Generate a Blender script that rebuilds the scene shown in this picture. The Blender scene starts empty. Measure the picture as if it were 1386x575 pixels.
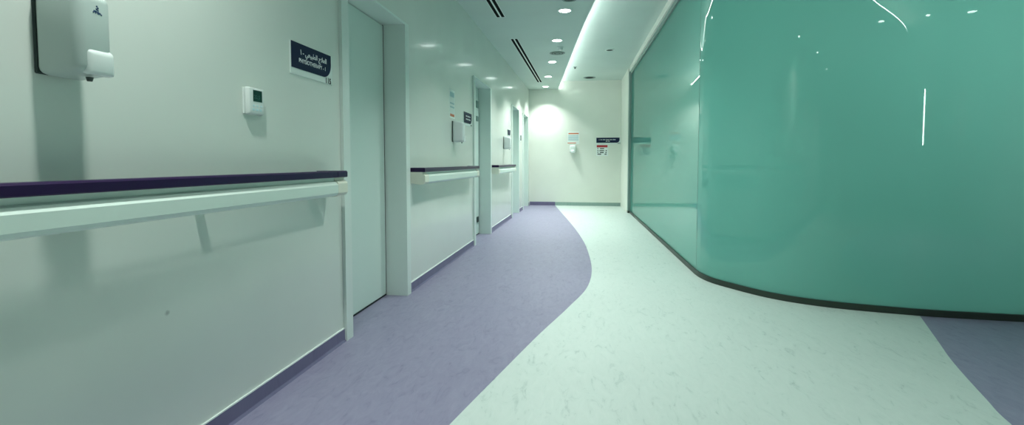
import bpy, bmesh, math, random
from mathutils import Vector, Matrix
random.seed(4)
C = bpy.context.scene
COL = C.collection
PI = math.pi

# ---------------------------------------------------------------- measures
XL = -1.433          # face of the left wall
YE = 11.937          # face of the end wall
ZLOW = 2.842         # dropped ceiling
ZUP = 3.03           # upper ceiling
EYE = 1.07

# ---------------------------------------------------------------- materials
def mat(name, col, rough=.5, metal=0., spec=.5, coat=0., coat_rough=.03, emit=None, estr=0.):
    m = bpy.data.materials.new(name); m.use_nodes = True
    b = m.node_tree.nodes['Principled BSDF']
    b.inputs['Base Color'].default_value = (*col, 1)
    b.inputs['Roughness'].default_value = rough
    b.inputs['Metallic'].default_value = metal
    b.inputs['Specular IOR Level'].default_value = spec
    b.inputs['Coat Weight'].default_value = coat
    b.inputs['Coat Roughness'].default_value = coat_rough
    if emit:
        b.inputs['Emission Color'].default_value = (*emit, 1)
        b.inputs['Emission Strength'].default_value = estr
    return m

def nodes(m):
    return m.node_tree, m.node_tree.nodes, m.node_tree.links, m.node_tree.nodes['Principled BSDF']

def noise_bump(m, scale, strength, dist=.002):
    nt, N, L, b = nodes(m)
    tc = N.new('ShaderNodeTexCoord'); n = N.new('ShaderNodeTexNoise'); bp = N.new('ShaderNodeBump')
    n.inputs['Scale'].default_value = scale; n.inputs['Detail'].default_value = 3
    bp.inputs['Strength'].default_value = strength; bp.inputs['Distance'].default_value = dist
    L.new(tc.outputs['Object'], n.inputs['Vector']); L.new(n.outputs['Fac'], bp.inputs['Height'])
    L.new(bp.outputs['Normal'], b.inputs['Normal'])

def wall_paint(name, col, rough, smudge=None, coat=0., coat_rough=.1):
    m = mat(name, col, rough, coat=coat, coat_rough=coat_rough)
    noise_bump(m, 90, .12, .001)
    nt, N, L, b = nodes(m)
    tc = N.new('ShaderNodeTexCoord'); n = N.new('ShaderNodeTexNoise'); n.inputs['Scale'].default_value = 1.6
    n.inputs['Detail'].default_value = 5
    r = N.new('ShaderNodeValToRGB')
    r.color_ramp.elements[0].position = .3; r.color_ramp.elements[1].position = .7
    r.color_ramp.elements[0].color = (col[0]*.96, col[1]*.96, col[2]*.96, 1)
    r.color_ramp.elements[1].color = (min(1, col[0]*1.02), min(1, col[1]*1.02), min(1, col[2]*1.02), 1)
    L.new(tc.outputs['Object'], n.inputs['Vector']); L.new(n.outputs['Fac'], r.inputs['Fac'])
    last = r.outputs['Color']
    if smudge:      # small scuffs on the paint: (x,y,z,radius,strength)
        for (x, y, z, rad, s) in smudge:
            d = N.new('ShaderNodeVectorMath'); d.operation = 'DISTANCE'; d.inputs[1].default_value = (x, y, z)
            n2 = N.new('ShaderNodeTexNoise'); n2.inputs['Scale'].default_value = 60
            ad = N.new('ShaderNodeMath'); ad.operation = 'MULTIPLY_ADD'; ad.inputs[1].default_value = rad*1.2
            L.new(tc.outputs['Object'], d.inputs[0]); L.new(tc.outputs['Object'], n2.inputs['Vector'])
            L.new(n2.outputs['Fac'], ad.inputs[0]); L.new(d.outputs['Value'], ad.inputs[2])
            mr = N.new('ShaderNodeMapRange'); mr.inputs['From Min'].default_value = rad; mr.inputs['From Max'].default_value = rad*1.9
            mr.inputs['To Min'].default_value = s; mr.inputs['To Max'].default_value = 0
            L.new(ad.outputs['Value'], mr.inputs['Value'])
            mx = N.new('ShaderNodeMix'); mx.data_type = 'RGBA'
            L.new(mr.outputs['Result'], mx.inputs['Factor']); L.new(last, mx.inputs['A'])
            mx.inputs['B'].default_value = (.12, .16, .14, 1)
            last = mx.outputs['Result']
    L.new(last, b.inputs['Base Color'])
    return m

def lino(name, base, vein, light, rough=.42):
    """marbled linoleum: soft mottle with small elongated flecks"""
    m = mat(name, base, rough)
    nt, N, L, b = nodes(m)
    tc = N.new('ShaderNodeTexCoord')
    mp = N.new('ShaderNodeMapping'); mp.inputs['Scale'].default_value = (9, 3.2, 1); mp.inputs['Rotation'].default_value = (0, 0, .5)
    n1 = N.new('ShaderNodeTexNoise'); n1.inputs['Scale'].default_value = 2.2; n1.inputs['Detail'].default_value = 8
    n1.inputs['Roughness'].default_value = .68; n1.inputs['Distortion'].default_value = 1.4
    r1 = N.new('ShaderNodeValToRGB'); e = r1.color_ramp.elements
    e[0].position = .27; e[0].color = (*vein, 1); e[1].position = .78; e[1].color = (*light, 1)
    k = r1.color_ramp.elements.new(.42); k.color = (*base, 1)
    L.new(tc.outputs['Object'], mp.inputs['Vector']); L.new(mp.outputs['Vector'], n1.inputs['Vector'])
    L.new(n1.outputs['Fac'], r1.inputs['Fac'])
    n2 = N.new('ShaderNodeTexNoise'); n2.inputs['Scale'].default_value = .9; n2.inputs['Detail'].default_value = 3
    mx = N.new('ShaderNodeMix'); mx.data_type = 'RGBA'; mx.blend_type = 'MULTIPLY'; mx.inputs['Factor'].default_value = 1
    r2 = N.new('ShaderNodeValToRGB'); r2.color_ramp.elements[0].color = (.93, .93, .93, 1); r2.color_ramp.elements[1].color = (1, 1, 1, 1)
    L.new(tc.outputs['Object'], n2.inputs['Vector']); L.new(n2.outputs['Fac'], r2.inputs['Fac'])
    L.new(r1.outputs['Color'], mx.inputs['A']); L.new(r2.outputs['Color'], mx.inputs['B'])
    L.new(mx.outputs['Result'], b.inputs['Base Color'])
    return m

def glass_film(name):
    """green-tinted glass pane over a frosting film: scatters, lets some light through, mirrors on its face"""
    m = mat(name, (.06, .33, .262), .6, spec=.0, coat=1.0, coat_rough=.003)
    nt, N, L, b = nodes(m)
    b.inputs['Coat IOR'].default_value = 1.72
    out = [n for n in N if n.type == 'OUTPUT_MATERIAL'][0]
    tr = N.new('ShaderNodeBsdfTranslucent'); tr.inputs['Color'].default_value = (.50, .84, .76, 1)
    mx = N.new('ShaderNodeMixShader'); mx.inputs['Fac'].default_value = .38
    L.new(b.outputs['BSDF'], mx.inputs[1]); L.new(tr.outputs['BSDF'], mx.inputs[2])
    L.new(mx.outputs['Shader'], out.inputs['Surface'])
    n = N.new('ShaderNodeTexNoise'); n.inputs['Scale'].default_value = 1.3; n.inputs['Detail'].default_value = 4
    tc = N.new('ShaderNodeTexCoord'); r = N.new('ShaderNodeValToRGB')
    r.color_ramp.elements[0].color = (.095, .33, .28, 1); r.color_ramp.elements[1].color = (.12, .365, .315, 1)
    L.new(tc.outputs['Object'], n.inputs['Vector']); L.new(n.outputs['Fac'], r.inputs['Fac']); L.new(r.outputs['Color'], b.inputs['Base Color'])
    return m

M = {}
M['wall'] = wall_paint('wall paint', (.70, .77, .705), .42, [(XL, 1.447, .549, .009, .5)], coat=.6, coat_rough=.13)
M['wall_end'] = wall_paint('end wall paint', (.74, .79, .71), .5)
M['ceil'] = wall_paint('ceiling paint', (.57, .68, .63), .75)
M['door'] = mat('door laminate', (.62, .765, .70), .38); noise_bump(M['door'], 30, .05)
M['frame'] = mat('door frame paint', (.69, .80, .745), .35)
M['gap'] = mat('dark gap', (.01, .02, .02), .7)
M['floor_light'] = lino('pale green linoleum', (.55, .655, .61), (.37, .485, .45), (.605, .705, .66))
M['floor_purple'] = lino('lilac linoleum', (.232, .228, .332), (.165, .162, .25), (.285, .28, .39))
M['base_purple'] = lino('lilac skirting', (.15, .14, .245), (.12, .11, .20), (.18, .17, .28))
M['base_green'] = lino('grey green skirting', (.26, .38, .34), (.20, .30, .27), (.30, .42, .38))
M['bead'] = mat('white sealant', (.82, .9, .86), .4)
M['purple'] = mat('aubergine vinyl', (.020, .006, .048), .35, spec=.3)
M['vinyl'] = mat('white vinyl', (.68, .82, .74), .35); noise_bump(M['vinyl'], 200, .08, .0005)
M['cap'] = mat('cream vinyl', (.74, .78, .66), .4)
M['glass'] = glass_film('frosted green glass')
M['track'] = mat('dark anodised metal', (.045, .062, .05), .4, metal=.6)
M['alu'] = mat('grey painted aluminium', (.20, .30, .27), .45, metal=.2)
M['plastic'] = mat('translucent grey plastic', (.48, .58, .54), .32, coat=.3, coat_rough=.1)
M['plastic_pale'] = mat('pale plastic', (.72, .80, .77), .3, coat=.3, coat_rough=.1)  # same dispenser plastic, colour lifted to offset the shade on its side
M['plastic_white'] = mat('white plastic', (.74, .83, .79), .22, coat=.4)
M['darkplastic'] = mat('dark grey plastic', (.03, .05, .045), .5)
M['navy'] = mat('navy sign face', (.006, .014, .045), .5, spec=.2)
M['teal_blue'] = mat('blue print', (.02, .06, .14), .5)
M['plate'] = mat('sign plate', (.72, .82, .77), .35)
M['ink'] = mat('black print', (.008, .012, .015), .5)
M['white'] = mat('white print', (.80, .86, .86), .5)
M['lcd'] = mat('lcd screen', (.010, .045, .035), .15)
M['lcd_digit'] = mat('lcd digits', (.03, .12, .10), .3)
M['key'] = mat('pale blue keys', (.50, .72, .74), .4)
M['red'] = mat('red print', (.42, .03, .04), .5)
M['orange'] = mat('orange print', (.62, .20, .10), .5)
M['paper'] = mat('paper', (.78, .86, .82), .6)
M['bluegrey'] = mat('blue grey print', (.38, .56, .58), .5)
M['trim_white'] = mat('white metal trim', (.74, .84, .80), .4)
M['black'] = mat('black slot', (.001, .002, .002), .9, spec=.1)
M['lens'] = mat('lit lamp lens', (1, 1, 1), .5, emit=(.90, 1, .96), estr=14)
M['led'] = mat('lit led strip', (1, 1, 1), .5, emit=(.92, 1, .96), estr=30)
M['daylit'] = mat('daylit slit glass', (1, 1, 1), .5, emit=(.86, 1, .96), estr=22)
M['lens'].cycles.emission_sampling = 'NONE'      # the lamp above each lens does the lighting
M['daylit'].cycles.emission_sampling = 'NONE'

# ---------------------------------------------------------------- mesh helpers
class MB:
    def __init__(s): s.bm = bmesh.new(); s.mi = 0
    def poly(s, pts):
        f = s.bm.faces.new([s.bm.verts.new(p) for p in pts]); f.material_index = s.mi; return f
    def box(s, x0, x1, y0, y1, z0, z1, bev=0., seg=2, taper=None):
        vs = [s.bm.verts.new((x, y, z)) for z in (z0, z1) for y in (y0, y1) for x in (x0, x1)]
        if taper:   # taper the outward (y0) face: dx at left, dx at right, dz bottom, dz top
            a, b, c, d = taper
            for i in (0, 4): vs[i].co.x += a
            for i in (1, 5): vs[i].co.x -= b
            for i in (0, 1): vs[i].co.z += c
            for i in (4, 5): vs[i].co.z -= d
        q = [(0, 2, 3, 1), (4, 5, 7, 6), (0, 1, 5, 4), (2, 6, 7, 3), (0, 4, 6, 2), (1, 3, 7, 5)]
        fs = []
        for t in q:
            f = s.bm.faces.new([vs[i] for i in t]); f.material_index = s.mi; fs.append(f)
        if bev > 0:
            es = list({e for f in fs for e in f.edges})
            r = bmesh.ops.bevel(s.bm, geom=es, offset=bev, segments=seg, profile=.5, affect='EDGES', clamp_overlap=True)
            for f in r['faces']: f.material_index = s.mi
        return s
    def prism(s, outline, fn0, fn1):
        """outline of 2-D points carried by fn0 and fn1 to the two end faces"""
        a = [s.bm.verts.new(fn0(p)) for p in outline]; b = [s.bm.verts.new(fn1(p)) for p in outline]
        n = len(a)
        fs = [s.bm.faces.new(a), s.bm.faces.new(list(reversed(b)))]
        for i in range(n): fs.append(s.bm.faces.new([a[(i+1) % n], a[i], b[i], b[(i+1) % n]]))
        for f in fs: f.material_index = s.mi
        return s
    def cyl(s, c, r0, r1, z0, z1, n=32, caps=(True, True)):
        a = [s.bm.verts.new((c[0]+r0*math.cos(2*PI*i/n), c[1]+r0*math.sin(2*PI*i/n), z0)) for i in range(n)]
        b = [s.bm.verts.new((c[0]+r1*math.cos(2*PI*i/n), c[1]+r1*math.sin(2*PI*i/n), z1)) for i in range(n)]
        for i in range(n):
            f = s.bm.faces.new([a[i], a[(i+1) % n], b[(i+1) % n], b[i]]); f.material_index = s.mi
        if caps[0]: s.bm.faces.new(list(reversed(a))).material_index = s.mi
        if caps[1]: s.bm.faces.new(b).material_index = s.mi
        return s
    def ring(s, c, ri, ro, z0, z1, n=32):
        L = []
        for r, z in ((ri, z1), (ri, z0), (ro, z0), (ro, z1)):
            L.append([s.bm.verts.new((c[0]+r*math.cos(2*PI*i/n), c[1]+r*math.sin(2*PI*i/n), z)) for i in range(n)])
        for k in range(4):
            a, b = L[k], L[(k+1) % 4]
            for i in range(n):
                f = s.bm.faces.new([a[i], a[(i+1) % n], b[(i+1) % n], b[i]]); f.material_index = s.mi
        return s
    def sweep(s, path, prof, closed=True):
        """profile (offset to the right of travel, z) swept along a plan path"""
        rows = []
        n = len(path)
        for i, p in enumerate(path):
            a = path[max(i-1, 0)]; b = path[min(i+1, n-1)]
            d = Vector((b[0]-a[0], b[1]-a[1])).normalized(); nr = Vector((d.y, -d.x))
            rows.append([s.bm.verts.new((p[0]+nr.x*o, p[1]+nr.y*o, z)) for o, z in prof])
        m = len(prof)
        for i in range(n-1):
            for k in range(m if closed else m-1):
                f = s.bm.faces.new([rows[i][k], rows[i+1][k], rows[i+1][(k+1) % m], rows[i][(k+1) % m]]); f.material_index = s.mi
        if closed:
            for r in (rows[0], list(reversed(rows[-1]))): s.bm.faces.new(r).material_index = s.mi
        return s
    def build(s, name, mats, parent=None, smooth=False, loc=None, rotz=0.):
        bmesh.ops.recalc_face_normals(s.bm, faces=s.bm.faces[:])
        me = bpy.data.meshes.new(name); s.bm.to_mesh(me); s.bm.free()
        for m in (mats if isinstance(mats, (list, tuple)) else [mats]): me.materials.append(m)
        if smooth:
            me.shade_smooth()
            me.set_sharp_from_angle(angle=math.radians(38))
        o = bpy.data.objects.new(name, me); COL.objects.link(o)
        if parent: o.parent = parent
        if loc: o.location = loc
        if rotz: o.rotation_euler = (0, 0, rotz)
        return o

def catmull(P, n=10):
    P = [Vector(p) for p in P]; P = [P[0]*2-P[1]] + P + [P[-1]*2-P[-2]]
    o = []
    for i in range(1, len(P)-2):
        a, b, c, d = P[i-1:i+3]
        for k in range(n):
            t = k/n
            o.append(.5*((2*b)+(c-a)*t+(2*a-5*b+4*c-d)*t*t+(3*b-a-3*c+d)*t**3))
    o.append(P[-2]); return [(v.x, v.y) for v in o]

def struct(o, label=None):
    o['kind'] = 'structure'
    if label: o['label'] = label
    return o

def thing(name, label, cat, loc, rotz=0., group=None):
    o = bpy.data.objects.new(name, None); COL.objects.link(o)
    o.empty_display_size = .1
    o.location = loc; o.rotation_euler = (0, 0, rotz); o['label'] = label; o['category'] = cat
    if group: o['group'] = group
    return o

def copy_tree(o, parent=None):
    c = o.copy(); COL.objects.link(c)
    if parent: c.parent = parent
    for ch in list(o.children): copy_tree(ch, c)
    return c

def text(name, body, size, m, parent, x, z, y, align='LEFT', sx=1., bold=0., rot=(PI/2, 0, 0)):
    cu = bpy.data.curves.new(name, 'FONT'); cu.body = body; cu.size = size; cu.align_x = align
    cu.extrude = .0004; cu.offset = bold; cu.resolution_u = 3
    t = bpy.data.objects.new('writing_source', cu); COL.objects.link(t)
    bpy.context.view_layer.update()
    me = bpy.data.meshes.new_from_object(t.evaluated_get(bpy.context.evaluated_depsgraph_get()))
    bpy.data.objects.remove(t); bpy.data.curves.remove(cu)
    me.materials.clear(); me.materials.append(m); me.name = name
    o = bpy.data.objects.new(name, me); COL.objects.link(o); o.parent = parent
    o.location = (x, y, z); o.rotation_euler = rot; o.scale = (sx, 1, 1)
    return o

WALL_ROT = PI/2     # on the left wall: local x runs along the corridor, -y comes out of the wall

# ---------------------------------------------------------------- plan curves
FLAT = [(.897, 10.36), (.9685, 7.58), (1.040, 4.80)]      # the long flat pane, then the curve
GLASS = FLAT[:2] + catmull([(1.040, 4.80), (1.055, 4.66), (1.1, 4.50), (1.2, 4.33), (1.447, 4.03),
                 (1.772, 3.85), (2.257, 3.745), (2.6, 3.712), (2.95, 3.70), (3.6, 3.69), (4.6, 3.68)], 24)
COVE = catmull([(-.722, 11.93), (-.70, 11.75), (-.43, 9.5), (-.179, 7.372), (.073, 5.475), (.33, 4.1), (.80, 2.85), (1.40, 2.05), (1.91, 1.47),
                (2.33, .78), (2.68, .15), (2.97, -.6), (3.2, -1.8), (3.3, -3.2), (3.35, -4.95)], 10)
LILAC = catmull([(-.781, 11.937), (-.56, 10.4), (-.241, 8.181), (-.07, 6.8), (.006, 5.925), (.05, 4.9), (.007, 4.156), (-.128, 3.555), (-.288, 2.954),
                 (-.423, 2.394), (-.549, 1.859), (-.72, 1.1), (-.86, .2), (-.93, -1.0), (-.95, -3.0), (-.95, -5.0)], 8)
LILAC_R = catmull([(2.32, 3.78), (2.275, 3.672), (2.09, 3.23), (1.941, 2.873), (1.788, 2.441), (1.717, 2.212), (1.60, 1.6), (1.55, .9), (1.7, 0), (2.1, -.9), (2.7, -1.7), (3.8, -2.3), (5.6, -2.5)], 8)

# ---------------------------------------------------------------- the setting
# floor: one sheet of linoleum with inlaid lilac areas
b = MB()
b.mi = 1
b.poly([(-1.75, -5, 0)] + [(x, y, 0) for x, y in reversed(LILAC)] + [(-1.75, 11.937, 0)])
b.poly([(x, y, 0) for x, y in LILAC_R] + [(5.6, 3.78, 0)])
b.mi = 0
b.poly([(x, y, 0) for x, y in LILAC] + [(5.6, -5, 0)] + [(x, y, 0) for x, y in reversed(LILAC_R)] + [(2.32, 3.78, 0), (5.6, 3.78, 0), (5.6, 11.937, 0)][:1] + [(2.32, 11.937, 0)])
b.poly([(2.32, 3.78, 0), (5.6, 3.78, 0), (5.6, 11.937, 0), (2.32, 11.937, 0)])
for f in b.bm.faces:
    f.normal_update()
fl = b.build('floor', [M['floor_light'], M['floor_purple']]); struct(fl, 'pale green linoleum floor with lilac areas along curved edges')
for p in fl.data.polygons:
    if p.normal.z < 0: p.flip()
fl.data.update()

# unseen dark floor sheet, added to cut bounce light onto the lower glass
b = MB(); gi = [p for p in GLASS if p[0] < 4.6]
b.prism([(x+.03, y+.03) for x, y in gi] + [(4.6, 3.82), (5.6, 3.82), (5.6, 11.93), (1.03, 11.93), (1.03, 10.4)], lambda p: (p[0], p[1], .0), lambda p: (p[0], p[1], .006))
struct(b.build('floor', mat('dark carpet', (.05, .11, .10), .9)), 'dark carpet of the room behind the glass')

# ceilings
b = MB()
left = [(-1.75, -5)] + [(x, y) for x, y in reversed(COVE)] + [(-1.75, 11.93)]
b.prism(left, lambda p: (p[0], p[1], ZLOW), lambda p: (p[0], p[1], ZLOW+.05))
struct(b.build('ceiling', M['ceil']), 'dropped ceiling over the left of the corridor')
b = MB(); b.box(-1.75, 5.6, -5, 12.2, ZUP, ZUP+.12)
struct(b.build('ceiling', M['ceil']), 'upper ceiling beside the glass wall')

# left wall with its four door openings
OPEN = [(2.74, 3.65), (6.06, 7.02), (9.18, 10.02), (10.79, 11.60)]
HEAD = 2.14; LEAFX = -1.59
b = MB(); y = -5.0
for a, c in OPEN:
    b.box(-1.95, XL, y, a-.015, 0, ZLOW); b.box(-1.95, XL, a-.015, c+.015, HEAD+.015, ZLOW); b.box(-1.95, -1.66, a-.015, c+.015, 0, HEAD+.015); y = c+.015
b.box(-1.95, XL, y, YE, 0, ZLOW); b.box(-1.95, -1.752, -5, YE, ZLOW, ZUP)
struct(b.build('wall_left', M['wall']), 'cream wall with handrails on the left')
b = MB(); b.box(-1.95, 5.6, YE, YE+.25, 0, ZUP)
struct(b.build('wall_back', M['wall_end']), 'cream end wall of the corridor')
b = MB(); b.box(-1.95, 5.8, -5.2, -5, 0, 1.4); b.box(-1.95, 5.8, -5.2, -5, 2.62, ZUP); b.box(-1.95, 4.325, -5.2, -5, 1.4, 2.62); b.box(4.475, 5.8, -5.2, -5, 1.4, 2.62)
struct(b.build('wall_front', M['wall']), 'wall behind the viewer')
b = MB(); b.box(5.6, 5.8, -5, YE, 0, ZUP); b.box(4.6, 5.6, 3.66, 3.80, 0, ZUP)
struct(b.build('wall_right', M['wall']), 'far right wall')
# wall return between the end wall and the glass
b = MB()
b.prism([(.792, YE), (.836, 10.52), (1.02, 10.52), (1.02, YE)], lambda p: (p[0], p[1], 0), lambda p: (p[0], p[1], ZUP))
struct(b.build('wall_right', M['wall_end']), 'short cream wall between the end wall and the glass')
# header over the glass
b = MB()
b.sweep(GLASS, [(-.03, 2.935), (.05, 2.935), (.05, ZUP), (-.03, ZUP)])
struct(b.build('trim_1', M['wall_end']), 'cream header band above the glass wall')

# skirtings
def skirting(name, segs, m):
    b = MB()
    for (y0, y1) in segs:
        b.mi = 0
        prof = [(0, 0), (.016, 0), (.008, .012), (.006, .074), (0, .074)]
        b.prism(prof, lambda p: (XL+p[0], y0, p[1]), lambda p: (XL+p[0], y1, p[1]))
        b.mi = 1
        b.box(XL, XL+.007, y0, y1, .074, .080)
    return b.build(name, m)
struct(skirting('baseboard_left', [(-5, 2.66), (3.73, 5.98), (7.10, 9.10), (10.10, 10.71), (11.68, YE)], [M['base_purple'], M['bead']]), 'lilac skirting along the left wall')
b = MB()
b.box(-1.41, -.781, YE-.012, YE, 0, .085)
b.mi = 1; b.box(-.781, .792, YE-.012, YE, 0, .082)
struct(b.build('baseboard_back', [M['base_purple'], M['base_green']]), 'skirting of the end wall, lilac then grey green')

# doors
for i, (a, c) in enumerate(OPEN):
    d = bpy.data.objects.new('door_%d' % (i+1), None); COL.objects.link(d)
    d.location = (0, 0, 0); d['kind'] = 'structure'
    d['label'] = ['closed pale door nearest the camera', 'second pale door set in its niche', 'third pale door down the corridor', 'last pale door before the end wall'][i]
    b = MB()        # lining and casing
    b.box(LEAFX-.05, XL+.02, a-.015, a, 0, HEAD); b.box(LEAFX-.05, XL+.02, c, c+.015, 0, HEAD)
    b.box(LEAFX-.05, XL+.02, a-.015, c+.015, HEAD, HEAD+.015)
    b.box(XL, XL+.02, a-.08, a-.0151, 0, HEAD+.015); b.box(XL, XL+.02, c+.0151, c+.08, 0, HEAD+.015)
    b.build('door_frame', M['frame'], d)
    b = MB(); b.box(LEAFX-.045, LEAFX, a+.004, c-.012, .014, HEAD-.006, .002, 1)
    b.build('door_leaf', M['door'], d)
    b = MB(); b.box(LEAFX-.048, LEAFX-.0015, c-.0125, c-.0002, .0, HEAD-.001); b.box(LEAFX-.048, LEAFX-.001, a+.001, c-.012, .001, .014)
    b.box(LEAFX-.048, LEAFX-.03, a+.001, c-.001, HEAD-.006, HEAD)
    b.build('door_seal', M['gap'], d)  # dark strips stand for the shaded gaps round the leaf
    if i == 1:
        for nm, z0, z1, y0, y1 in (('door_stop', .19, .27, 6.85, 6.94), ('vision_plate', 1.66, 1.73, 6.84, 6.93), ('closer_plate', 1.85, 1.95, 6.84, 6.95)):
            b = MB(); b.box(LEAFX-.001, LEAFX+.016, y0, y1, z0, z1, .003, 1)
            b.build(nm, M['darkplastic'] if nm == 'door_stop' else M['alu'], d)

# ---------------------------------------------------------------- the glass wall
gw = bpy.data.objects.new('window_1', None); COL.objects.link(gw); gw['kind'] = 'structure'
gw['label'] = 'curving frosted green glass wall in a metal channel'
def split(path, y):     # path index where the joint stands
    return min(range(len(path)), key=lambda i: abs(path[i][1]-y))
j1 = split(GLASS, 4.80); j2 = split(GLASS[j1:], 3.72)+j1
def off(path, d0):
    o = []
    for i, p in enumerate(path):
        a = path[max(i-1, 0)]; c = path[min(i+1, len(path)-1)]
        d = Vector((c[0]-a[0], c[1]-a[1])).normalized(); o.append((p[0]+d.y*d0, p[1]-d.x*d0))
    return o
# right of travel (towards -y) is the room behind? travel runs from far to near, so the corridor lies on its right
Z0, Z1 = .045, 2.875
def pane(path):
    b = MB(); b.sweep(path, [(-.006, Z0-.01), (.006, Z0-.01), (.006, Z1+.01), (-.006, Z1+.01)])
    return b.build('glass_pane', M['glass'], gw, smooth=True)
def trimmed(path, a, c):    # shorten the ends so that the panes leave a hair gap
    path = list(path)
    v = Vector(path[1])-Vector(path[0]); path[0] = tuple(Vector(path[0])+v.normalized()*a)
    v = Vector(path[-2])-Vector(path[-1]); path[-1] = tuple(Vector(path[-1])+v.normalized()*c)
    return path
# the joint falls where the curve begins
dense = GLASS
pane(trimmed(dense[:j1+1], .0, .002)); pane(trimmed(dense[j1:], .002, .0))
jp = dense[j1]
b = MB(); b.box(jp[0]-.007, jp[0]+.006, jp[1]-.002, jp[1]+.002, Z0, Z1); b.build('glass_joint', M['alu'], gw)
b = MB(); b.sweep(GLASS, [(-.022, 0.0), (.022, 0.0), (.022, .046), (-.022, .046)])
b.build('floor_channel', M['track'], gw, smooth=True)
b = MB(); b.sweep(GLASS, [(-.028, Z1), (.028, Z1), (.028, 2.935), (-.028, 2.935)])
b.build('top_channel', M['alu'], gw, smooth=True)
b = MB(); b.box(.842, .925, 10.36, 10.519, .046, 2.935, .004, 1)
b.build('end_post', M['alu'], gw)
b = MB(); b.box(.838, .93, 10.345, 10.519, 0, .046)
b.build('post_shoe', M['track'], gw)

# slit window behind the viewer, seen as a thin line in the glass
sw = bpy.data.objects.new('window_2', None); COL.objects.link(sw); sw['kind'] = 'structure'; sw['label'] = 'narrow lit slit window in the wall behind the viewer'
b = MB(); b.box(4.345, 4.455, -5.1, -5.08, 1.42, 2.60); b.build('window_pane', M['daylit'], sw)
b = MB(); b.box(4.325, 4.345, -5.12, -4.99, 1.4, 2.62); b.box(4.455, 4.475, -5.12, -4.99, 1.4, 2.62); b.box(4.325, 4.475, -5.12, -4.99, 1.4, 1.42); b.box(4.325, 4.475, -5.12, -4.99, 2.60, 2.62)
b.build('window_frame', M['alu'], sw)

# ---------------------------------------------------------------- handrails
def handrail(y0, y1, label, brackets):
    t = thing('handrail', label, 'handrail', (XL, y0, .885), WALL_ROT, 'handrails along the left wall')
    L = y1-y0; B = .885
    gi, go = .062, .125     # the rail stands off the wall
    def pr(prof, x0, x1, name, m, par=t, smooth=False):
        b = MB(); b.prism(prof, lambda p: (x0, -p[0], p[1]-B), lambda p: (x1, -p[0], p[1]-B))
        return b.build(name, m, par, smooth=smooth)
    e = .10
    top = [(gi, .987), (go-.003, .987), (go, .990), (go, 1.015), (go-.006, 1.021), (gi, 1.021)]
    low = [(gi, .987), (gi, .893), (go-.035, .885), (go-.008, .893), (go, .905), (go, .948), (go-.012, .964), (go-.024, .969), (go-.022, .987)]
    pr(top, e, L-e, 'grip', M['purple']); pr(low, e, L-e, 'bumper', M['vinyl'])
    for x0, x1 in ((0, e), (L-e, L)):
        topc = [(0, .987), (go-.003, .987), (go+.001, .990), (go+.001, 1.015), (go-.005, 1.022), (0, 1.022)]
        lowc = [(0, .987), (0, .895), (go-.035, .883), (go-.008, .891), (go+.001, .905), (go+.001, .955), (go-.006, .965), (go-.020, .970), (go-.020, .987)]
        c = pr(lowc, x0, x1, 'end_cap', M['cap']); c['label'] = 'cream end cap returning to the wall'
        pr(topc, x0, x1, 'cap_top', M['purple'], c)
    for yb in brackets:
        b = MB(); x = yb-y0
        b.box(x-.014, x+.014, -gi, 0, .905-B, .975-B, .003, 1); b.box(x-.022, x+.022, -.006, 0, .895-B, .985-B, .002, 1)
        b.build('bracket', M['trim_white'], t)
    return t
handrail(-.9, 2.50, 'long aubergine-topped white handrail nearest the camera, under the big soap dispenser', [-.3, .65, 1.585, 2.3])
handrail(3.79, 5.80, 'aubergine and white handrail between the first and second doors', [4.4, 5.2])
handrail(7.13, 8.88, 'short distant handrail between the second and third doors', [7.7, 8.3])

# ---------------------------------------------------------------- soap dispensers
def dispenser(label, loc, rot, w=.122, h=.245, dep=.122, group='wall soap dispensers', body='plastic'):
    t = thing('soap_dispenser', label, 'soap dispenser', loc, rot, group)
    b = MB(); b.box(.006, w-.006, -.008, 0, .006, h-.006, .003, 1)
    b.build('back_plate', M['darkplastic'], t)  # dark colour stands in for the shadow gap at the wall
    b = MB(); b.box(0, w, -dep, -.008, 0, h, .022, 4, taper=(.024, .004, .010, .02))
    b.build('body', M[body], t, smooth=True)
    b = MB(); b.box(.034, w-.002, -dep-.006, -dep+.02, .008, .090, .010, 4, taper=(.012, .004, .0, .020))
    b.build('push_lever', M['plastic_white'], t, smooth=True)
    b = MB(); b.cyl((w*.5+.01, -dep+.028), .009, .006, 0.004, -.007, 16)
    b.build('nozzle', M['darkplastic'], t, smooth=True)
    return t
d1 = dispenser('large translucent grey soap dispenser close to the camera, above the long handrail', (XL, 1.066, 1.296), WALL_ROT)
b = MB()    # little printed emblem: a stack of blots over a spread foot
for (x, z, s) in ((0, .021, .0042), (.003, .017, .0044), (-.001, .0135, .0042), (.003, .0105, .0042), (-.007, .007, .0046), (-.0025, .0065, .0050), (.003, .005, .0052),
                  (-.010, .0035, .0032), (.008, .0035, .0046), (.012, .0012, .0036), (-.004, .0022, .003), (.0035, .0012, .0028)):
    b.box(x-s*.5, x+s*.5, -.0006, .0002, z-s*.5, z+s*.5, .0008, 1)
lg = b.build('emblem', M['teal_blue'], d1); lg.location = (.074, -.1221, .172)
d2 = dispenser('grey soap dispenser between the first and second doors, under a narrow notice', (XL, 5.02, 1.278), WALL_ROT, h=.236, body='plastic_pale')
d3 = dispenser('small distant grey soap dispenser above the handrail between the second and third doors', (XL, 8.22, 1.288), WALL_ROT, h=.225, body='plastic_pale')
d4 = thing('soap_dispenser', 'small white soap dispenser on the end wall under an orange-edged notice', 'soap dispenser', (-.435, YE, 1.285), 0, 'wall soap dispensers')
b = MB(); b.box(0, .16, -.10, 0, .02, .20, .02, 3, taper=(.01, .01, 0, .02)); b.build('body', M['plastic_white'], d4, smooth=True)
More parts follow.
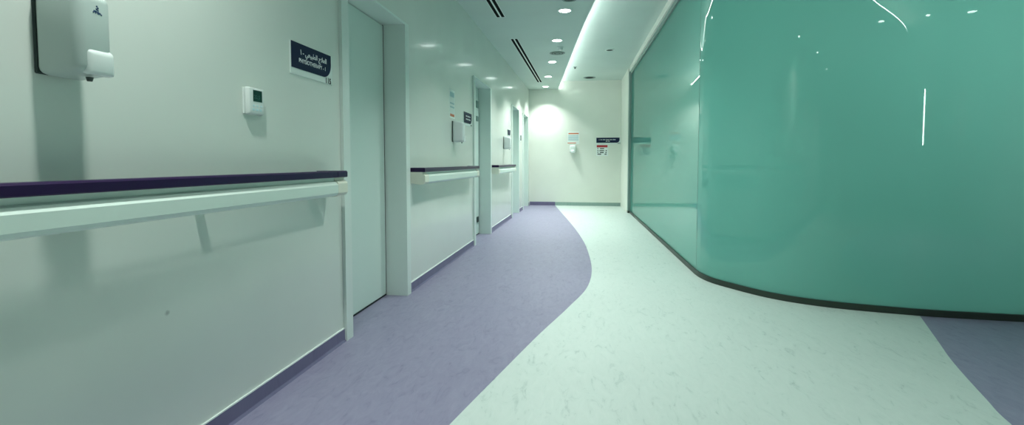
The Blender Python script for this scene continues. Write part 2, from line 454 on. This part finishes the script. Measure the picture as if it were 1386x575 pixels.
b = MB(); b.box(.035, .125, -.125, -.09, 0, .085, .014, 3, taper=(.004, .004, 0, .02)); b.build('push_lever', M['white'], d4, smooth=True)

# ---------------------------------------------------------------- thermostat
t = thing('thermostat', 'small white wall thermostat with a dark screen left of the door sign', 'thermostat', (XL, 1.847, 1.270), WALL_ROT)
b = MB(); b.box(0, .118, -.008, 0, .004, .114, .002, 1); b.build('back_plate', M['plastic_white'], t)
b = MB(); b.box(.004, .108, -.028, -.008, 0, .118, .005, 3, taper=(.006, .006, .006, .003)); b.build('body', M['plastic_white'], t, smooth=True)
b = MB(); b.box(.032, .088, -.0292, -.0275, .058, .106); sc = b.build('screen', M['lcd'], t)
text('digits', '22.5', .022, M['lcd_digit'], sc, .036, .070, -.0294)
b = MB()
for x in (.026, .048, .070): b.box(x, x+.015, -.0292, -.0275, .018, .028, .001, 1)
for x in (.030, .053, .076): b.box(x, x+.010, -.0290, -.0275, .036, .043, .001, 1)
b.build('keys', M['key'], t)

# ---------------------------------------------------------------- door signs
def navy_outline(x0, x1, z0, z1, r, n=10):
    o = [(x0, z0), (x0, z1), (x1, z1)]
    for i in range(n+1):
        a = -i*PI/2/n
        o.append((x1-r+r*math.cos(a), z0+r+r*math.sin(a)))
    return o
def sign_at(label, loc, rot, w, h, number, rows, dx=0, group='navy room signs'):
    t = thing('room_sign', label, 'sign', loc, rot, group)
    b = MB(); b.box(0, w, -.006, 0, 0, h, .0015, 1); b.build('plate', M['plate'], t)
    nz = h*.20
    b = MB(); ol = navy_outline(.008*w/.39, w*.955, nz, h-.001, h*.48)
    b.prism(ol, lambda p: (p[0], -.0085, p[1]), lambda p: (p[0], -.006, p[1]))
    f = b.build('name_panel', M['navy'], t)
    return t, f
s1, f1 = sign_at('navy physiotherapy sign numbered 115 beside the first door', (XL, 2.180, 1.502), WALL_ROT, .392, .160, '115', None)
ARAB = '\u0661 - ' + ''.join(reversed('\uFE8D\uFEDF\uFEC4\uFE92\uFEF4\uFECC\uFEF2')) + ' ' + ''.join(reversed('\uFE8D\uFEDF\uFECC\uFEFC\uFE9D'))
text('arabic_writing', ARAB, .036, M['white'], f1, .082, .106, -.0088, sx=1.0, bold=.0004)
text('latin_writing', 'PHYSIOTHERAPY - 1', .030, M['white'], f1, .068, .066, -.0088, sx=.94, bold=.0001)
text('room_number', '115', .042, M['ink'], s1, .316, .003, -.0068, sx=.95, bold=.0014)
s2, f2 = sign_at('small navy room sign beside the second door, right of the grey soap dispenser', (XL, 5.52, 1.500), WALL_ROT, .392, .160, '', None)
for nm, par in (('writing', f2),):
    b = MB(); x = .09
    for w in (.05, .03, .06, .04): b.box(x, x+w, -.009, -.0084, .108, .122); x += w+.012
    x = .09
    for w in (.04, .05, .03, .07): b.box(x, x+w, -.009, -.0084, .072, .086); x += w+.010
    b.build(nm, M['white'], par)
b = MB(); b.box(.33, .38, -.0066, -.0058, .008, .026); b.build('room_number', M['ink'], s2)
s3, f3 = sign_at('tiny dark room sign beside the third door, just above the distant soap dispenser', (XL, 8.66, 1.532), WALL_ROT, .30, .125, '', None)
s4, f4 = sign_at('navy room sign on the end wall, above the red-headed notice', (.195, YE, 1.50), 0, .59, .155, '', None)
b = MB(); x = .07
for w in (.012, .012, .03, .06, .08, .05, .07): b.box(x, x+w, -.009, -.0084, .098, .110, .002, 1); x += w+.014
x = .24
for w in (.035, .045): b.box(x, x+w, -.009, -.0084, .062, .074, .002, 1); x += w+.012
b.build('writing', M['white'], f4)
text('room_number', '103', .052, M['ink'], s4, .505, .002, -.0066, bold=.0006)

# ---------------------------------------------------------------- notices
t = thing('notice', 'white notice with orange bands on the end wall, above the white soap dispenser', 'notice', (-.485, YE, 1.50), 0, 'paper notices')
b = MB(); b.box(0, .285, -.003, 0, 0, .315); b.build('sheet', M['paper'], t)
b = MB(); b.box(.02, .27, -.004, -.0028, .245, .275); b.build('printed_band', M['orange'], t)
b = MB(); b.box(0, .205, -.004, -.0028, .018, .04); b.build('printed_band', M['orange'], t)
b = MB()
for i in range(5): b.box(.015, .26, -.004, -.0028, .09+i*.028, .106+i*.028)
b.build('printed_text', M['bluegrey'], t)
t = thing('notice', 'red-headed notice on the end wall under the navy sign', 'notice', (.205, YE, 1.215), 0, 'paper notices')
b = MB(); b.box(0, .285, -.003, 0, 0, .275); b.build('sheet', M['paper'], t)
b = MB(); b.box(.012, .27, -.004, -.0028, .205, .262); b.build('printed_header', M['red'], t)
b = MB()
for (x, z, w) in ((.03, .165, .02), (.09, .165, .10), (.03, .115, .025), (.08, .115, .11), (.225, .115, .03), (.03, .07, .02), (.09, .07, .09), (.22, .07, .03), (.03, .03, .09), (.20, .03, .05)):
    b.box(x, x+w, -.004, -.0028, z, z+.022)
b.build('printed_text', M['ink'], t)
t = thing('notice', 'narrow pale notice on the left wall above the second soap dispenser', 'notice', (XL, 4.94, 1.535), WALL_ROT, 'paper notices')
b = MB(); b.box(0, .20, -.003, 0, 0, .30); b.build('sheet', M['paper'], t)
b = MB(); b.box(.02, .18, -.004, -.0028, .225, .275); b.box(.02, .18, -.004, -.0028, .15, .165); b.box(.02, .18, -.004, -.0028, .11, .125); b.build('printed_text', M['bluegrey'], t)
b = MB(); b.box(.02, .18, -.004, -.0028, .018, .045); b.build('printed_band', M['orange'], t)
# door-access reader far down the wall
t = thing('card_reader', 'tiny dark wall control between the third and last doors', 'wall control', (XL, 10.28, 1.51), WALL_ROT)
b = MB(); b.box(0, .09, -.012, 0, 0, .145, .003, 1); b.build('back_box', M['trim_white'], t)
b = MB(); b.box(.012, .078, -.024, -.012, .015, .13, .004, 1); b.build('control_face', M['darkplastic'], t)

# ---------------------------------------------------------------- ceiling fittings
def slot(y0, y1, label):
    t = thing('slot_diffuser', label, 'air diffuser', (-1.062, y0, ZLOW), 0, 'linear slot diffusers')
    L = y1-y0
    b = MB()
    for x in (-.056, -.010, .048): b.box(x, x+(.020 if x == -.010 else .008), 0, L, -.003, 0)
    b.box(-.056, .056, -.008, 0, -.003, 0); b.box(-.056, .056, L, L+.008, -.003, 0)
    b.build('frame', M['trim_white'], t)
    for x in (-.048, .010):
        b = MB(); b.box(x, x+.038, 0, L, -.0022, -.0002); b.build('slot', M['black'], t)
    return t
slot(3.2, 5.93, 'nearer double black slot air diffuser in the ceiling, cut by the top of the frame')
slot(6.99, 10.83, 'farther double black slot air diffuser in the ceiling, running to the corridor end')

DL = [(-.276, 5.788), (-.452, 7.174), (-.630, 8.677), (-.821, 10.152), (-.988, 11.474), (-.10, 4.40), (.0, 3.0), (-1.0, 1.15), (-.6, -.7), (-.6, -2.6), (2.35, .34)]
PWR = [8.5, 11, 13, 15, 5.2, 5.5, 4.2, 3.4, 3, 4, 4, 4.5, 4.5]
DLU = [(3.27, -.37), (4.48, -.11)]
names = ['largest lit round downlight, nearest the camera in the visible row', 'second lit downlight from the camera, right of the far slot diffuser start',
         'middle one of the five visible downlights, just beyond the round vent', 'fourth lit downlight from the camera, near the corridor end', 'farthest and smallest lit downlight, close to the end wall']
proto = None
def downlight(x, y, z, label):
    global proto
    if proto is None:
        t = thing('downlight', label, 'downlight', (x, y, z), 0, 'recessed ceiling downlights')
        b = MB(); b.ring((0, 0), .066, .086, -.006, 0); b.build('trim_ring', M['trim_white'], t, smooth=True)
        b = MB(); b.cyl((0, 0), .0655, .0655, -.004, -.001, 32); b.build('lamp_lens', M['lens'], t)
        proto = t
    else:
        t = copy_tree(proto); t.location = (x, y, z); t['label'] = label
    return t
def lamp(x, y, z, power, spread=108):
    l = bpy.data.lights.new('downlight_beam', 'AREA'); l.shape = 'DISK'; l.size = .12; l.energy = power; l.color = (.955, 1., .965)
    l.spread = math.radians(spread)
    return l
for i, (x, y) in enumerate(DL+DLU):
    z = ZLOW if i < len(DL) else ZUP
    lab = names[i] if i < 5 else 'lit recessed downlight in the ceiling out of view above the camera'
    t = downlight(x, y, z, lab)
    if i >= 5: t['label'] = 'lit recessed downlight overhead, beyond the top edge of the photo'
    pw = PWR[i]
    lo = bpy.data.objects.new('downlight_beam', lamp(x, y, z, pw)); COL.objects.link(lo)
    lo.location = (0, 0, -.012); lo.parent = t

# cove light: LED strip lying on the edge of the dropped ceiling
cl = MB(); lit = [p for p in COVE if p[1] > -.95]; inner = off(lit, .012)   # travel runs far to near: its right side is the dropped ceiling
cl.sweep(inner, [(-.008, ZLOW+.0515), (.008, ZLOW+.0515), (.008, ZLOW+.066), (-.008, ZLOW+.066)])
o = cl.build('cove_light', M['led'])
o['label'] = 'glowing white cove light strip curving along the edge of the dropped ceiling'; o['category'] = 'cove light'

# round vent and small fittings on the dropped ceiling
t = thing('ceiling_vent', 'round grey air vent between the second and third downlights', 'vent', (-.50, 8.0, ZLOW), 0)
b = MB(); b.ring((0, 0), .10, .125, -.008, 0); b.build('rim', M['alu'], t, smooth=True)
b = MB(); b.ring((0, 0), .055, .075, -.010, 0); b.ring((0, 0), .0, .03, -.012, 0); b.build('louvre', M['alu'], t, smooth=True)
b = MB(); b.cyl((0, 0), .10, .10, -.003, -.0005); b.build('throat', M['darkplastic'], t)
def small_round(name, label, cat, x, y, z, r, m, m2, group=None):
    t = thing(name, label, cat, (x, y, z), 0, group)
    b = MB(); b.ring((0, 0), r*.72, r, -.008, 0, 28); b.build('rim', m, t, smooth=True)
    b = MB(); b.cyl((0, 0), r*.72, r*.45, -.002, -.0005, 28); b.build('throat', m2, t)
    return t
def detector(label, x, y, z, r):
    t = thing('smoke_detector', label, 'smoke detector', (x, y, z), 0, 'ceiling smoke detectors')
    b = MB(); b.cyl((0, 0), r, r, -.012, 0, 28); b.build('mounting_base', M['trim_white'], t, smooth=True)
    b = MB(); b.cyl((0, 0), r*.55, r*.8, -.045, -.018, 28); b.cyl((0, 0), r*.62, r*.62, -.018, -.012, 28); b.build('sensor_head', M['plastic_white'], t, smooth=True)
    return t
detector('tiny white smoke detector between the second downlight and the round vent', -.43, 7.62, ZLOW, .05)
small_round('ceiling_speaker', 'dark round fitting at the very top edge of the photo above the nearest downlight', 'speaker', -.21, 5.40, ZLOW, .08, M['alu'], M['darkplastic'])
small_round('unlit_downlight', 'unlit dark downlight in the upper ceiling near the glass wall', 'downlight', .37, 8.75, ZUP, .085, M['trim_white'], M['black'], 'unlit downlights in the upper ceiling')
small_round('unlit_downlight', 'unlit dark downlight in the upper ceiling nearest the end wall', 'downlight', .03, 11.50, ZUP, .14, M['alu'], M['black'], 'unlit downlights in the upper ceiling')
t = thing('sprinkler', 'tiny sprinkler head in the upper ceiling beside the glowing cove', 'sprinkler', (-.27, 10.2, ZUP), 0)
b = MB(); b.cyl((0, 0), .04, .04, -.006, 0, 20); b.build('escutcheon', M['alu'], t, smooth=True)
b = MB(); b.cyl((0, 0), .012, .012, -.03, -.006, 12); b.cyl((0, 0), .022, .022, -.034, -.030, 16); b.build('sprinkler_head', M['darkplastic'], t)

# ---------------------------------------------------------------- added unseen lamps that brighten the glass from behind
for k, (x, y, pw) in enumerate([(2.6, 4.95, 66), (3.7, 4.85, 52), (2.5, 7.4, 24), (3.9, 8.4, 14)]):
    t = downlight(x, y, ZUP, 'lit downlight in the room behind the frosted glass'); t['group'] = 'downlights behind the frosted glass'
    lo = bpy.data.objects.new('downlight_beam', lamp(x, y, ZUP, pw, 160)); COL.objects.link(lo); lo.location = (0, 0, -.012); lo.parent = t

# wall fittings sit a hair into the plaster
for o in COL.objects:
    if o.parent is None and o.get('category') and o.type == 'EMPTY':
        if abs(o.location.x-XL) < 1e-4: o.location.x -= .0015
        if abs(o.location.y-YE) < 1e-4: o.location.y += .0015

# ---------------------------------------------------------------- world, camera, colour management
w = bpy.data.worlds.new('World'); C.world = w; w.use_nodes = True
w.node_tree.nodes['Background'].inputs['Color'].default_value = (.6, .8, .75, 1)
w.node_tree.nodes['Background'].inputs['Strength'].default_value = .05
cam = bpy.data.cameras.new('camera'); co = bpy.data.objects.new('camera', cam); COL.objects.link(co)
co.location = (0, 0, EYE); co.rotation_euler = (PI/2-.04905, 0, .15462)
cam.sensor_width = 36; cam.lens = 655/1386*36; cam.shift_y = -36.3/1386; cam.clip_start = .05
C.camera = co
C.cycles.use_denoising = True
C.cycles.sample_clamp_indirect = 4
C.view_settings.view_transform = 'Standard'; C.view_settings.look = 'None'
C.view_settings.exposure = 0.25; C.view_settings.gamma = 1; C.view_settings.use_curve_mapping = False
